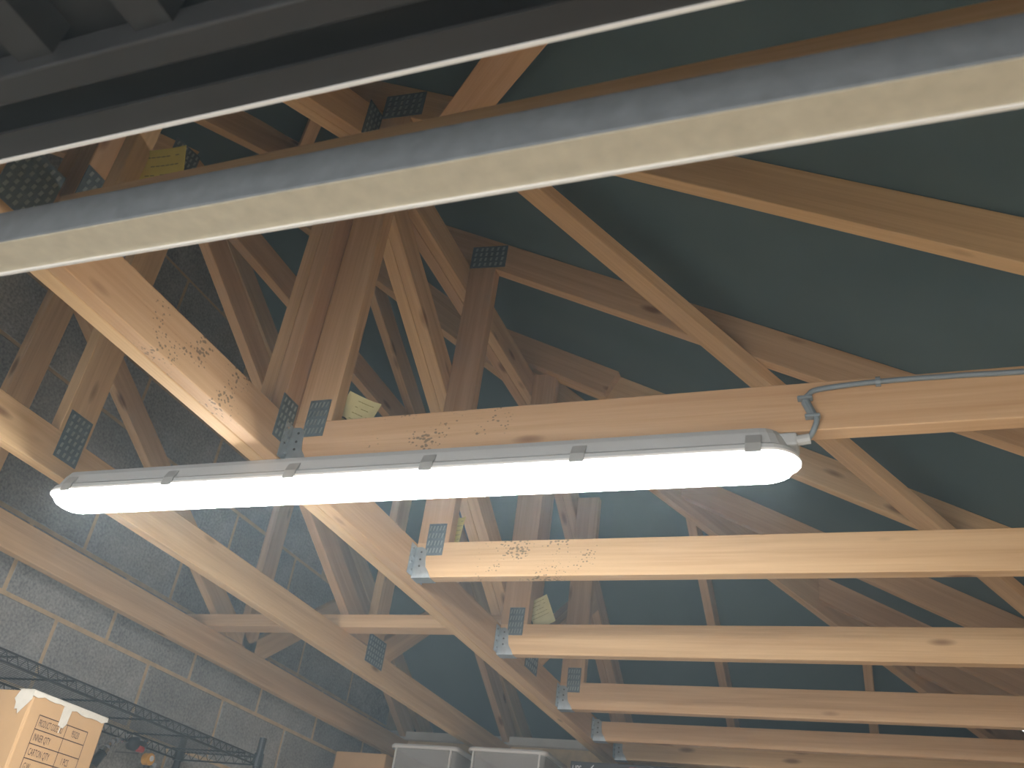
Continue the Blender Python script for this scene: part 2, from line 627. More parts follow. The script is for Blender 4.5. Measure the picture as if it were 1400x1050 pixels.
ceiling = bpy.data.objects.new('ceiling', None)
COL.objects.link(ceiling)
ceiling.location = (0, 0, ZO + 1.0)
ORG[ceiling.name] = Vector((0, 0, 1.0))
struct(ceiling)
HIPX = -1.978
EX, EB, EF = WR + 0.25, WB + 0.35, WF - 0.25
def sag(t, s=0.6):
    return 0.012 * math.sin(math.pi * t / s) ** 2
def hip_b(y): return y - 4.049
def hip_f(y): return 0.0897 - y
# right slope as rows in y: from the hips to the eave
Y0s, Y1s = hip_f(EX) , 4.049 + EX
felt_sheet(ceiling, lambda x, y: V(x, y, zr(x) + RV + 0.002 - sag(y - 1.432 - 0.0175, 0.6212)),
           ((lambda v: max(hip_f(Y0s + (Y1s - Y0s) * v), hip_b(Y0s + (Y1s - Y0s) * v)), lambda v: EX), (Y0s, Y1s)), 6, 140, 'y')
# back slope: rows in y from the ridge to the eave
felt_sheet(ceiling, lambda x, y: V(x, y, zb(y) + RV + 0.002 - sag(x + 0.72, 0.6)),
           ((lambda v: WX - 0.09, lambda v: hip_b(RIDGE_Y + (EB - RIDGE_Y) * v)), (RIDGE_Y, EB)), 60, 8, 'x')
felt_sheet(ceiling, lambda x, y: V(x, y, zf(y) + RV + 0.002 - sag(x + 0.72, 0.6)),
           ((lambda v: WX - 0.09, lambda v: hip_f(RIDGE_Y + (EF - RIDGE_Y) * v)), (RIDGE_Y, EF)), 60, 8, 'x')

# ------------------------------------------------------------------ punched nail plates
def nail_plate(parent, c, u, v, wu, hv, nrm, rows=4, cols=5):
    """plate centred at c, width wu along u, height hv along v, proud along nrm"""
    c, u, v, n = Vector(c), Vector(u).normalized(), Vector(v).normalized(), Vector(nrm).normalized()
    a = c - u * wu / 2 - v * hv / 2
    mb = MB().prism([a, a + u * wu, a + u * wu + v * hv, a + v * hv], n * 0.0016)
    o = mb.build('nail_plate', PLATE, parent)
    sl = MB()
    for r in range(rows):
        for k in range(cols):
            p = c + u * ((k + 0.5) / cols - 0.5 + random.uniform(-.01, .01)) * wu * 0.92 + v * ((r + 0.5) / rows - 0.5) * hv * 0.94 + n * 0.0014
            hw, hh = wu / cols * 0.17, hv / rows * 0.29
            sk = u * 0.0012
            sl.prism([p - u * hw - v * hh - sk, p + u * hw - v * hh - sk, p + u * hw + v * hh + sk, p - u * hw + v * hh + sk], n * 0.0012)
    sl.build('punched_slots', SLOT, o)
    return o

# ------------------------------------------------------------------ trusses that span front to back
ZT = 1.765                       # underside of the flat top chord
YA, YB = 1.425, 2.985            # ends of the flat top
TD = 0.095
def longitudinal_truss(name, x0, plies, label, yposts, front=True, capped=True, group=None):
    wd = T * plies
    t = thing(name, (x0 + wd / 2, WB - 0.2, HC), label, 'roof truss', group)
    S = (1, 0, 0)
    for p in range(plies):
        xc = x0 + T * (p + 0.5)
        tw = T - 0.0012
        m = WOODS if plies == 2 and p == 1 else WOOD
        timber('bottom_chord', t, (xc, -0.62, HC + CH / 2), (xc, WB + 0.06, HC + CH / 2), S, tw, CH, m, off0=-1.42 if m is WOODS else None)
        timber('flat_top_chord', t, (xc, YA, ZT + TD / 2), (xc, YB, ZT + TD / 2), S, tw, TD, n0=(0, 1, -0.25), n1=(0, 1, 0.25))
        sl = 0.59
        k = TD / 2 * math.hypot(1, sl)
        # sloping top chords, front and back
        yh = YB + (ZT - HC - 0.05) / sl
        timber('sloping_top_chord', t, (xc, YB, ZT + k), (xc, min(yh, WB + 0.05), ZT + k - sl * (min(yh, WB + 0.05) - YB)), S, tw, TD, n0=(0, 1, 0.25), n1=(0, 1, 0))
        sf = 0.52
        k = TD / 2 * math.hypot(1, sf)
        timber('sloping_top_chord', t, (xc, YA, ZT + k), (xc, -0.25, ZT + k - sf * (YA + 0.25)), S, tw, TD, n0=(0, 1, -0.25), n1=(0, 1, 0))
        zc = HC + CH
        # posts below both ends of the flat top
        for y in yposts:
            zt = ZT if YA <= y <= YB else ZT - (sf * (YA - y - .03) if y < YA else sl * (y - YB - .03))
            timber('post', t, (xc, y, zc), (xc, y, zt), S, tw, 0.09)
        # long diagonal from the front end of the flat top to the far post
        timber('diagonal_web', t, (xc, 1.50, ZT), (xc, 2.93, zc + 0.005), S, tw, 0.085, n0=(0, 0, 1), n1=(0, 0, 1))
        # short diagonal from the far post's foot up to the back chord
        timber('diagonal_web', t, (xc, 3.03, zc), (xc, 3.66, ZT - sl * (3.66 - YB)), S, tw, 0.085, n0=(0, 0, 1), n1=(0, 0.5, 0.86))
    return t

girder = longitudinal_truss('girder_truss', GX0, 2, 'two-ply timber girder truss carrying the steel hangers of the cross trusses', [0.80, YA, YB])
xr = GX1
nail_plate(girder, (xr, 1.40, 0.915), (0, 1, 0), (0, 0, 1), 0.055, 0.10, (1, 0, 0), 5, 4)
nail_plate(girder, (xr, 1.41, 1.80), (0, 1, 0.1), (0, 0, 1), 0.08, 0.12, (1, 0, 0), 5, 5)
nail_plate(girder, (xr, 0.80, 0.95), (0, 1, 0), (0, 0, 1), 0.09, 0.12, (1, 0, 0), 7, 6)
nail_plate(girder, (xr, 0.685, 0.90), (0, 1, 0), (0, 0, 1), 0.09, 0.11, (1, 0, 0), 7, 6)
nail_plate(girder, (xr, 2.985, 0.93), (0, 1, 0), (0, 0, 1), 0.12, 0.12, (1, 0, 0), 5, 6)

l1 = longitudinal_truss('roof_truss', LX, 1, 'single timber truss running between the girder truss and the one along the block wall', [0.80, YA, YB])
xr = LX + T
nail_plate(l1, (xr, 1.425, 0.925), (0, 1, 0), (0, 0, 1), 0.07, 0.12, (1, 0, 0), 6, 4)
nail_plate(l1, (xr, 2.985, 0.925), (0, 1, 0), (0, 0, 1), 0.13, 0.10, (1, 0, 0), 5, 7)
nail_plate(l1, (xr, 1.40, 1.80), (0, 1, 0.2), (0, 0, 1), 0.10, 0.11, (1, 0, 0), 5, 6)
l2 = longitudinal_truss('roof_truss', LX2, 1, 'timber truss closest to the grey block wall', [0.80, 1.65, YB])
# common rafters above the flat tops, up to the ridge
for t, x in ((l1, LX + T / 2), (l2, LX2 + T / 2)):
    hv = RV / 2
    yh = min(RIDGE_Y, 9)
    lim_b = 4.049 + x if x > HIPX else RIDGE_Y
    lim_f = 0.0897 - x if x > HIPX else RIDGE_Y
    timber('rafter', t, (x, lim_b, zb(lim_b) + hv), (x, WB + 0.3, zb(WB + 0.3) + hv), (1, 0, 0), T, RD, n0=(0, 1, 0), n1=(0, 1, 0))
    timber('rafter', t, (x, lim_f, zf(lim_f) + hv), (x, WF - 0.2, zf(WF - 0.2) + hv), (1, 0, 0), T, RD, n0=(0, 1, 0), n1=(0, 1, 0))

# ------------------------------------------------------------------ cross trusses hanging on the girder
JL = ['timber cross truss half hidden behind the zinc steel rail',
      'timber cross truss with the lit batten light fixed under it',
      'timber cross truss with black specks, first one beyond the batten light',
      'timber cross truss, second one beyond the batten light',
      'timber cross truss, third one beyond the batten light, half shaded',
      'timber cross truss, fourth one beyond the batten light, half shaded',
      'timber cross truss farthest from the batten light, above the black printed carton']
jacks = []
XE = WR + 0.16
for i, y0 in enumerate(JY):
    yc = y0 + T / 2
    t = thing('cross_truss', (WR + 0.05, yc, HC), JL[i], 'roof truss')
    jacks.append(t)
    S = (0, 1, 0)
    m = WOODS if i in (1, 2) else WOOD
    cdp = CH if i < 5 else 0.074
    ye_ = yc - 0.022 if i == 0 else yc
    timber('bottom_chord', t, (GX1 + 0.003, yc, HC + cdp / 2), (WR + 0.08, ye_, HC + cdp / 2), S, T, cdp, m, off0=((0.0, 12.3, 8.8) if i == 2 else 0.0) if m is WOODS else None)
    # rafter, up to the hip (or the ridge end)
    xh = max(hip_f(yc), hip_b(yc), HIPX) + 0.02
    if xh < XE - 0.2:
        timber('rafter', t, (xh, yc, zr(xh) + RV / 2), (XE, yc, zr(XE) + RV / 2), S, T, RD, n0=(1, 0, 0), n1=(1, 0, 0))
    if i <= 4:
        # end post beside the girder
        zt = min(zr(-1.09), zf(yc), zb(yc)) - 0.002
        if i == 0:
            timber('post', t, (-1.043, yc, HC + CH), (-1.043, yc, zt), S, T, 0.026)
        else:
            timber('post', t, (-1.09, yc, HC + CH), (-1.09, yc, zt), S, T, 0.088)
    if i == 3:
        timber('rafter_splice', t, (xh, y0 - T / 2, zr(xh) + RV / 2), (-0.83, y0 - T / 2, zr(-0.83) + RV / 2), S, T - 0.001, RD, n0=(1, 0, 0))
    if 1 <= i <= 4:
        nail_plate(t, (-1.083, y0, HC + CH + 0.008), (1, 0, 0), (0, 0, 1), 0.05, 0.088, (0, -1, 0), 4, 5)
    if i in (1, 2):
        nail_plate(t, (-1.075, y0, zr(-1.09) + 0.03), (1, 0, -0.1), (0, 0, 1), 0.12, 0.085, (0, -1, 0), 4, 6)

# steel joist hangers
def hanger(i, y0):
    t = thing('joist_hanger', (GX1 + 0.03, y0 + T / 2, HC - 0.003), HL[i], 'bracket', 'joist hangers along the girder truss')
    g = GX1 + 0.0012
    MB().box((g, y0 - 0.0015, HC - 0.0018), (g + 0.052, y0 + T + 0.0015, HC - 0.0003)).build('seat', GALV, t)
    for s in (0, 1):
        yy = y0 - 0.0017 if s == 0 else y0 + T + 0.0003
        pts = [(g, yy, HC - 0.0018), (g + 0.054, yy, HC - 0.0018), (g + 0.046, yy, HC + 0.014), (g + 0.036, yy, HC + 0.028), (g + 0.032, yy, HC + 0.05), (g + 0.032, yy, HC + 0.072), (g + 0.02, yy, HC + 0.082), (g, yy, HC + 0.082)]
        o = MB().prism(pts, (0, 0.0014, 0)).build('side_plate', GALV, t)
        nb = MB()
        for zz in (0.03, 0.048, 0.068):
            nb.tube([(g + 0.018, yy - 0.001, HC + zz), (g + 0.018, yy + 0.0024, HC + zz)], 0.0028, 8)
        nb.build('nail', NAIL, o)
        ya, yb = (y0 - 0.028, y0 - 0.001) if s == 0 else (y0 + T + 0.001, y0 + T + 0.028)
        f = MB().box((g - 0.0005, ya, HC + 0.004), (g + 0.0012, yb, HC + 0.085)).build('girder_flange', GALV, t)
        nb = MB()
        for zz in (0.018, 0.036, 0.054, 0.072):
            ym = (ya + yb) / 2 + (0.005 if int(zz * 1000) % 4 else -0.005)
            nb.tube([(g + 0.0005, ym, HC + zz), (g + 0.004, ym, HC + zz)], 0.003, 8)
        nb.build('nail', CHR, f)
    return t
HL = ['galvanised joist hanger behind the zinc steel rail',
      'galvanised joist hanger at the girder end of the chord above the batten light',
      'galvanised joist hanger with bright bottom edge, nearest below the batten light',
      'galvanised joist hanger next to the tilted square yellow tag',
      'galvanised joist hanger, third beyond the batten light',
      'galvanised joist hanger, fourth beyond the batten light',
      'galvanised joist hanger closest to the black printed carton']
for i, y0 in enumerate(JY):
    if i > 0:
        hanger(i, y0)

# ------------------------------------------------------------------ hip, ridge, braces, creepers, binder
def rafter_on_back(x, lab):
    y0 = 4.049 + x + 0.03
    o = timber('creeper_rafter', None, (x, y0, zb(y0) + RV / 2), (x, WB + 0.3, zb(WB + 0.3) + RV / 2), (1, 0, 0), T, RD, n0=(0, 1, 0), n1=(0, 1, 0))
    return tag(o, lab, 'rafter', 'creeper rafters on the back slope')
rafter_on_back(-0.72 + T / 2, 'creeper rafter on the back slope, left one of the two seen between the cross trusses')
rafter_on_back(-0.12 + T / 2, 'creeper rafter on the back slope, right one near the foot of the hip rafter')
def hip(name, s, label):
    x0, x1 = HIPX + 0.02, 0.75
    f = (lambda x: 4.049 + x) if s > 0 else (lambda x: 0.0897 - x)
    d = 0.14
    p0 = V(x0, f(x0), zr(x0) + 0.02)
    p1 = V(x1, f(x1), zr(x1) + 0.02)
    o = timber(name, None, p0, p1, (1, -s, 0), T, d, n0=(1, 0, 0))
    return tag(o, label, 'rafter')
hip('hip_rafter', 1, 'long hip rafter running down to the far right corner of the roof')
hip('hip_rafter', -1, 'hip rafter of the front slope above the black garage door')
tag(timber('ridge_board', None, (WX + 0.005, RIDGE_Y, 2.385), (HIPX, RIDGE_Y, 2.385), (0, 1, 0), 0.03, 0.12), 'ridge board at the top of the roof by the block wall', 'ridge board')

def brace(p0, p1, wd, th, label):
    nrm = V(PITCH, 0, 1).normalized()
    a = V(p0[0], p0[1], zr(p0[0])) - nrm * (th / 2 + 0.001)
    b = V(p1[0], p1[1], zr(p1[0])) - nrm * (th / 2 + 0.001)
    d = (b - a).normalized()
    o = timber('diagonal_brace', None, a, b, d.cross(nrm), wd, th)
    return tag(o, label, 'brace', 'diagonal braces under the rafters')
brace((-0.80, 1.48), (0.62, 3.17), 0.085, 0.03, 'long diagonal brace nailed under the rafters, running down to the right')
brace((-0.95, 1.47), (-0.05, 0.56), 0.085, 0.03, 'diagonal brace nailed under the rafters between the zinc rail and the garage door')
tag(timber('binder', None, (WX + 0.004, 2.755, HC + CH + 0.0225), (GX0 + 0.06, 2.755, HC + CH + 0.0225), (0, 1, 0), 0.07, 0.044), 'horizontal binder board lying across the bottom chords left of the girder truss', 'board')
struct(MB().box((WX, WB - 0.035, HC + CH + 0.003), (WR, WB + 0.004, HC + CH + 0.04)).build('trim_1', WHITEB))
struct(MB().beam((WX, WB - 0.012, HC - 0.075), (WR, WB - 0.012, HC - 0.075), (0, 1, 0), 0.022, 0.145).build('trim_2', WOODD))

# ------------------------------------------------------------------ batten light
def stadium(x0, x1, y, hw, z, n=10):
    r = []
    for k in range(n + 1):
        a = -math.pi / 2 + math.pi * k / n
        r.append(V(x1 - hw + hw * math.cos(a), y + hw * math.sin(a), z))
    for k in range(n + 1):
        a = math.pi / 2 + math.pi * k / n
        r.append(V(x0 + hw + hw * math.cos(a), y + hw * math.sin(a), z))
    return r
LY = 1.448
LX0_, LX1_ = -1.735, -0.115
batten = thing('batten_light', ((LX0_ + LX1_) / 2, LY, HC - 0.1), 'long lit LED batten light with grey housing and white diffuser under a truss chord', 'light')
vs, fs = rings_mesh([stadium(LX0_ + 0.03, LX1_ - 0.03, LY, 0.036, HC - 0.001), stadium(LX0_ + 0.022, LX1_ - 0.022, LY, 0.041, HC - 0.012), stadium(LX0_ + 0.012, LX1_ - 0.012, LY, 0.046, HC - 0.034), stadium(LX0_ + 0.004, LX1_ - 0.004, LY, 0.051, HC - 0.039), stadium(LX0_ + 0.004, LX1_ - 0.004, LY, 0.051, HC - 0.0465)])
MB().add(vs, fs).build('housing', HOUS, batten)
vs, fs = rings_mesh([stadium(LX0_, LX1_, LY, 0.053, HC - 0.047), stadium(LX0_, LX1_, LY, 0.053, HC - 0.0515), stadium(LX0_ + 0.006, LX1_ - 0.006, LY, 0.049, HC - 0.0525)])
MB().add(vs, fs).build('diffuser_rim', RIM, batten)
vs, fs = rings_mesh([stadium(LX0_ + 0.007, LX1_ - 0.007, LY, 0.048, HC - 0.0526), stadium(LX0_ + 0.010, LX1_ - 0.010, LY, 0.0452, HC - 0.058), stadium(LX0_ + 0.016, LX1_ - 0.016, LY, 0.0405, HC - 0.0655), stadium(LX0_ + 0.028, LX1_ - 0.028, LY, 0.0315, HC - 0.0715), stadium(LX0_ + 0.050, LX1_ - 0.050, LY, 0.013, HC - 0.0755)])
MB().add(vs, fs).build('diffuser', OPAL, batten, smooth=True)
for s in (-1, 1):
    for xc in (-1.66, -1.385, -1.085, -0.785, -0.49, -0.187):
        yy = LY + s * 0.0535
        pts = [(xc - 0.013, yy - s * 0.0095, HC - 0.018), (xc - 0.013, yy, HC - 0.038), (xc - 0.013, yy + s * 0.0016, HC - 0.056), (xc - 0.013, yy - s * 0.004, HC - 0.056), (xc - 0.013, yy - s * 0.003, HC - 0.040), (xc - 0.013, yy - s * 0.0125, HC - 0.02)]
        MB().prism(pts, (0.026, 0, 0)).build('clip', CLIP, batten)
MB().box((LX1_ - 0.05, LY - 0.022, HC - 0.028), (LX1_ - 0.004, LY + 0.022, HC - 0.004)).build('end_box', HOUS, batten, bevel=0.004)
MB().tube([(LX1_ - 0.006, LY - 0.012, HC - 0.016), (LX1_ + 0.016, LY - 0.013, HC - 0.014)], 0.009, 10).build('cable_gland', HOUS, batten)

def smooth_path(pts, n=8):
    P = [Vector(p) for p in pts]
    P = [P[0] * 2 - P[1]] + P + [P[-1] * 2 - P[-2]]
    out = []
    for i in range(1, len(P) - 2):
        for k in range(n):
            t = k / n
            a, b, c, d = P[i - 1], P[i], P[i + 1], P[i + 2]
            out.append(0.5 * ((2 * b) + (c - a) * t + (2 * a - 5 * b + 4 * c - d) * t * t + (3 * b - a - 3 * c + d) * t ** 3))
    out.append(P[-2])
    return out
cyl = JY[1] - 0.006
cable = thing('power_cable', (-0.1, cyl, HC), 'grey electric cable running along the chord to the batten light', 'cable')
cpts = [(LX1_ + 0.013, LY - 0.013, HC - 0.014), (-0.093, 1.428, HC - 0.004), (-0.086, cyl - 0.003, HC + 0.018), (-0.098, cyl, HC + 0.036), (-0.104, cyl, HC + 0.055), (-0.098, cyl, HC + 0.066), (-0.078, cyl, HC + 0.076), (0.014, cyl, HC + 0.082), (0.13, cyl, HC + 0.082), (0.3, cyl, HC + 0.079), (0.9, cyl, HC + 0.079)]
MB().tube(smooth_path(cpts), 0.0048, 8).build('sheath', CABLE, cable, smooth=True)
MB().tube([(-0.092, cyl - 0.001, HC + 0.024), (-0.1035, cyl, HC + 0.053)], 0.0075, 10).build('sleeve', CABLE, cable)
for (a, b) in (((-0.112, HC + 0.0585), (-0.095, HC + 0.0585)), ((-0.101, HC + 0.022), (-0.084, HC + 0.022))):
    MB().box((a[0] - 0.004, cyl - 0.009, a[1] - 0.003), (b[0] + 0.004, cyl + 0.0055, b[1] + 0.003)).build('cable_clip', CABLE, cable, bevel=0.002)
for xx, zz in ((0.014, 0.082), (0.27, 0.0795)):
    o = MB().tube([(xx - 0.004, cyl, HC + zz), (xx + 0.004, cyl, HC + zz)], 0.0085, 10).build('cable_clip', CABLE, cable)

# ------------------------------------------------------------------ zinc rail and raised garage door
rail = thing('steel_rail', (-0.75, 0.64, 0.70), 'zinc coated steel rail running across the picture in front of the trusses', 'rail')
MB().box((WX + 0.003, 0.6115, 0.7025), (WR - 0.003, 0.6625, 0.759)).build('rail_body', RAIL_SHADE, rail, bevel=0.003)
MB().box((WX + 0.003, 0.6120, 0.7000), (WR - 0.003, 0.6625, 0.7024)).build('lit_underside', RAIL_LIT, rail)  # underside sheet that carries the painted bounce light
MB().box((WX + 0.003, 0.6605, 0.6965), (WR - 0.003, 0.6640, 0.712)).build('glint_lip', LIT_EDGE, rail)  # pale strip painting the lamp's glint on the far lower edge
# hangers from a chord out of sight
for xx in (-2.0, 0.6):
    MB().box((xx, 0.630, 0.758), (xx + 0.03, 0.634, HC + 0.17)).build('drop_strap', GALV, rail)
    MB().box((xx, 0.634, HC + 0.02), (xx + 0.03, 0.742, HC + 0.024)).build('drop_strap', GALV, rail)

DZ = 0.715
DX0, DX1 = -2.0, 0.45
door = thing('garage_door', (-0.75, 0.0, DZ), 'black ribbed garage door panel raised overhead', 'garage door')
ye = 0.504
MB().box((DX0, ye - 0.032, DZ), (DX1, ye, DZ + 0.004)).build('edge_flange', DOORB, door)
MB().box((DX0, ye - 0.001, DZ - 0.0015), (DX1, ye + 0.0035, DZ + 0.012)).build('glint_strip', LIT_EDGE, door)  # lamplit door edge, the light put into the strip's pale colour
MB().box((DX0, ye - 0.006, DZ + 0.004), (DX1, ye, DZ + 0.055)).build('edge_return', DOORB, door)
MB().box((DX0, ye - 0.080, DZ + 0.040), (DX1, ye - 0.006, DZ + 0.044)).build('recessed_channel', DOORB, door)
MB().box((DX0, ye - 0.096, DZ + 0.000), (DX1, ye - 0.064, DZ + 0.040)).build('frame_rail', DOORB, door, bevel=0.003)
MB().box((DX0, -0.62, DZ + 0.062), (DX1, ye - 0.01, DZ + 0.066)).build('door_skin', DOORB, door)
x = -0.644 - 0.152 * 8
while x < DX1 - 0.06:
    MB().prism([(x - 0.004, -0.6, DZ + 0.062), (x, -0.6, DZ + 0.020), (x + 0.046, -0.6, DZ + 0.020), (x + 0.050, -0.6, DZ + 0.062)], (0, 1.008, 0)).build('rib', DOORB, door)
    x += 0.152
for xx in (DX0 - 0.02, DX1):
    MB().box((xx, -0.63, DZ + 0.0), (xx + 0.02, ye, DZ + 0.055)).build('side_frame', DOORB, door)
for xx in (DX0 - 0.02, DX1):
    MB().box((xx, 0.2, DZ + 0.055), (xx + 0.02, 0.23, HC + 0.45)).build('lifting_arm', DOORB, door)

# ------------------------------------------------------------------ yellow tags on the cross trusses
def yellow_tag(loc, w_, h_, roll, curl, label, tilt=0.0, mat=None, yaw=0.0):
    """card with a curl, standing behind the chord beside the end post"""
    t = thing('warning_tag', loc, label, 'tag')
    u = V(math.cos(roll) * math.cos(yaw), math.sin(yaw), math.sin(roll))
    v = V(-math.sin(roll) * math.cos(yaw), -math.tan(tilt), math.cos(roll)).normalized()
    n = u.cross(v).normalized()
    if n.y > 0:
        n = -n
    o = Vector(loc)
    def P(a, b, e=0.0):
        return o + u * (a - w_ / 2) + v * b + n * (curl * (a / w_ - 0.5) ** 2 * 4 + e)
    vs, fs = [], []
    K = 8
    for e in (0.0, -0.0008):
        for i in range(K + 1):
            for b in (0, h_):
                vs.append(P(w_ * i / K, b, e))
    for i in range(K):
        a = 2 * i
        fs.append((a, a + 2, a + 3, a + 1))
        q = 2 * (K + 1)
        fs.append((q + a, q + a + 1, q + a + 3, q + a + 2))
        fs.append((a, a + q, a + 2 + q, a + 2))
        fs.append((a + 1, a + 3, a + 3 + q, a + 1 + q))
    q = 2 * (K + 1)
    fs += [(0, 1, q + 1, q), (2 * K, q + 2 * K, q + 2 * K + 1, 2 * K + 1)]
    MB().add(vs, fs).build('card', mat or TAG, t)
    ink = MB()
    for r in range(5):
        b = h_ * (0.88 - 0.13 * r)
        for q in range(7):
            if random.random() < 0.85:
                a0 = w_ * (0.30 + 0.085 * q)
                ink.quad(P(a0, b, 0.0006), P(a0 + w_ * 0.07, b, 0.0006), P(a0 + w_ * 0.07, b + h_ * 0.016, 0.0006), P(a0, b + h_ * 0.016, 0.0006))
    ink.build('small_print', TAGINK2, t)
    lg = MB()
    c0 = (w_ * 0.2, h_ * 0.30)
    for k in range(12):
        a, b2 = math.pi * (-0.7 + 1.4 * k / 12), math.pi * (-0.7 + 1.4 * (k + 1) / 12)
        r1, r2 = h_ * 0.17, h_ * 0.135
        lg.quad(P(c0[0] + r1 * math.cos(a), c0[1] + r1 * math.sin(a), 0.0006), P(c0[0] + r1 * math.cos(b2), c0[1] + r1 * math.sin(b2), 0.0006),
                P(c0[0] + r2 * math.cos(b2), c0[1] + r2 * math.sin(b2), 0.0006), P(c0[0] + r2 * math.cos(a), c0[1] + r2 * math.sin(a), 0.0006))
    for dx in (-0.10, 0.02):
        pts = [P(c0[0] + h_ * dx + h_ * 0.05 * math.cos(2 * math.pi * k / 8), c0[1] + h_ * 0.05 * math.sin(2 * math.pi * k / 8), 0.0006) for k in range(8)]
        lg.add(pts, [tuple(range(8))])
    lg.build('round_symbol', TAGINK, t)
    return t
yellow_tag((-1.022, 0.815, 0.925), 0.120, 0.112, -0.12, 0.006, 'bright yellow printed tag on the cross truss behind the zinc rail', 0.45)
yellow_tag((-1.045, JY[1] + T + 0.02, 0.905), 0.095, 0.105, -0.45, 0.010, 'pale yellow tag behind the end post above the batten light', 0.1, TAGP)
yellow_tag((-1.065, JY[2] + T + 0.02, 0.92), 0.05, 0.10, -0.1, 0.012, 'small curled yellow tag behind the end post on the specked cross truss')
yellow_tag((-1.02, JY[3] + T + 0.012, 0.928), 0.11, 0.095, 0.42, 0.004, 'pale yellow tilted square tag standing on the second cross truss beyond the light', 0.0, TAGP)

# ------------------------------------------------------------------ wire shelving unit by the block wall
SZ = 0.525
SX0, SX1, SY0, SY1 = -2.375, -2.045, 1.25, 2.885
shelf = thing('wire_shelving_unit', ((SX0 + SX1) / 2, (SY0 + SY1) / 2, FL), 'black wire shelving unit standing along the grey block wall', 'shelving')
for px in (SX0, SX1):
    for py in (SY0, SY1):
        o = MB().tube([(px, py, FL), (px, py, SZ + 0.062)], 0.0125, 14).build('post', BLK, shelf, smooth=False)
        rg = MB()
        zz = SZ - 0.3
        while zz < SZ + 0.06:
            rg.tube([(px, py, zz), (px, py, zz + 0.003)], 0.0132, 14)
            zz += 0.025
        rg.build('groove_rings', BLK, o)
        MB().tube([(px, py, SZ - 0.03), (px, py, SZ + 0.012)], [0.0195, 0.0165], 14).build('collar', BLK, o)
for sz in (SZ, 0.0):
    wires = MB()
    x = SX0 + 0.012
    while x < SX1 - 0.006:
        wires.tube([(x, SY0, sz), (x, SY1, sz)], 0.0013, 5)
        x += 0.0175
    wires.build('shelf_wires', WIRE, shelf)
    y = SY0 + 0.12
    while y < SY1 - 0.05:
        MB().tube([(SX0, y, sz - 0.004), (SX1, y, sz - 0.004)], 0.003, 6).build('cross_bar', BLK, shelf)
        y += 0.205
    for (a, b) in (((SX0, SY0), (SX0, SY1)), ((SX1, SY0), (SX1, SY1)), ((SX0, SY0), (SX1, SY0)), ((SX0, SY1), (SX1, SY1))):
        e = MB()
        A, B = V(a[0], a[1], sz), V(b[0], b[1], sz)
        dn = V(0, 0, -0.026)
        e.tube([A, B], 0.003, 6)
        e.tube([A + dn, B + dn], 0.003, 6)
        n = int((B - A).length / 0.0175)
        zz = [A.lerp(B, i / n) + (dn if i % 2 else V(0, 0, 0)) for i in range(n + 1)]
        e.tube(zz, 0.0017, 5)
        e.build('truss_edge', BLK, shelf)

# ------------------------------------------------------------------ taped carton on the middle shelf
CX1, CX0, CY0, CY1, CZ0, CZ1 = -2.0, -2.34, 1.832, 2.098, 0.004, 0.455
carton = thing('cardboard_carton', ((CX0 + CX1) / 2, (CY0 + CY1) / 2, CZ0), 'brown cardboard carton with cream tape and a printed table', 'carton')
MB().box((CX0, CY0, CZ0), (CX1, CY1, CZ1)).build('box', CARD, carton, bevel=0.006)
# tape along the top edge, with torn ends and a torn tail
tb = MB()
zt = CZ1 + 0.0015
n = 14
top, bot = [], []
for i in range(n + 1):
    y = CY0 - 0.004 + (CY1 - CY0 + 0.008) * i / n
    bot.append((CX1 + 0.0012, y, CZ1 - 0.013 - 0.0025 * math.sin(i * 2.1) - 0.0015 * (i % 2) + 0.003 * math.sin(i * 0.45)))
    top.append((CX1 + 0.0012, y, zt))
tb.prism(bot + top[::-1], (0.0008, 0, 0))
tb.box((CX1 - 0.05, CY0 - 0.004, CZ1 + 0.0004), (CX1 + 0.002, CY1 + 0.004, CZ1 + 0.0016))
tb.build('tape', TAPE, carton)
y = 1.952
MB().prism([(CX1 + 0.0016, y - 0.013, CZ1 - 0.058), (CX1 + 0.0016, y + 0.004, CZ1 - 0.062), (CX1 + 0.0016, y + 0.013, CZ1 - 0.05), (CX1 + 0.0016, y + 0.016, CZ1 - 0.012), (CX1 + 0.0016, y - 0.014, CZ1 - 0.012)], (0.0010, 0, 0)).build('tape', TAPE, carton)
pts = [(CX1 + 0.001, CY0 - 0.0012, CZ1 + 0.001), (CX1 + 0.001, CY0 - 0.0012, CZ1 - 0.022), (CX1 - 0.03, CY0 - 0.0012, CZ1 - 0.058), (CX1 - 0.036, CY0 - 0.0012, CZ1 - 0.046), (CX1 - 0.044, CY0 - 0.0012, CZ1 - 0.048), (CX1 - 0.048, CY0 - 0.0012, CZ1 - 0.03), (CX1 - 0.056, CY0 - 0.0012, CZ1 - 0.022), (CX1 - 0.045, CY0 - 0.0012, CZ1 + 0.001)]
MB().prism(pts, (0, -0.001, 0)).build('tape', TAPE, carton)
MB().prism([(CX1 + 0.0012, 1.947, CZ1 - 0.075), (CX1 + 0.0012, 1.9495, CZ1 - 0.075), (CX1 + 0.0012, 1.9505, CZ1 - 0.055), (CX1 + 0.0012, 1.9485, CZ1 - 0.055)], (0.001, 0, 0)).build('tape_strand', TAPE, carton)
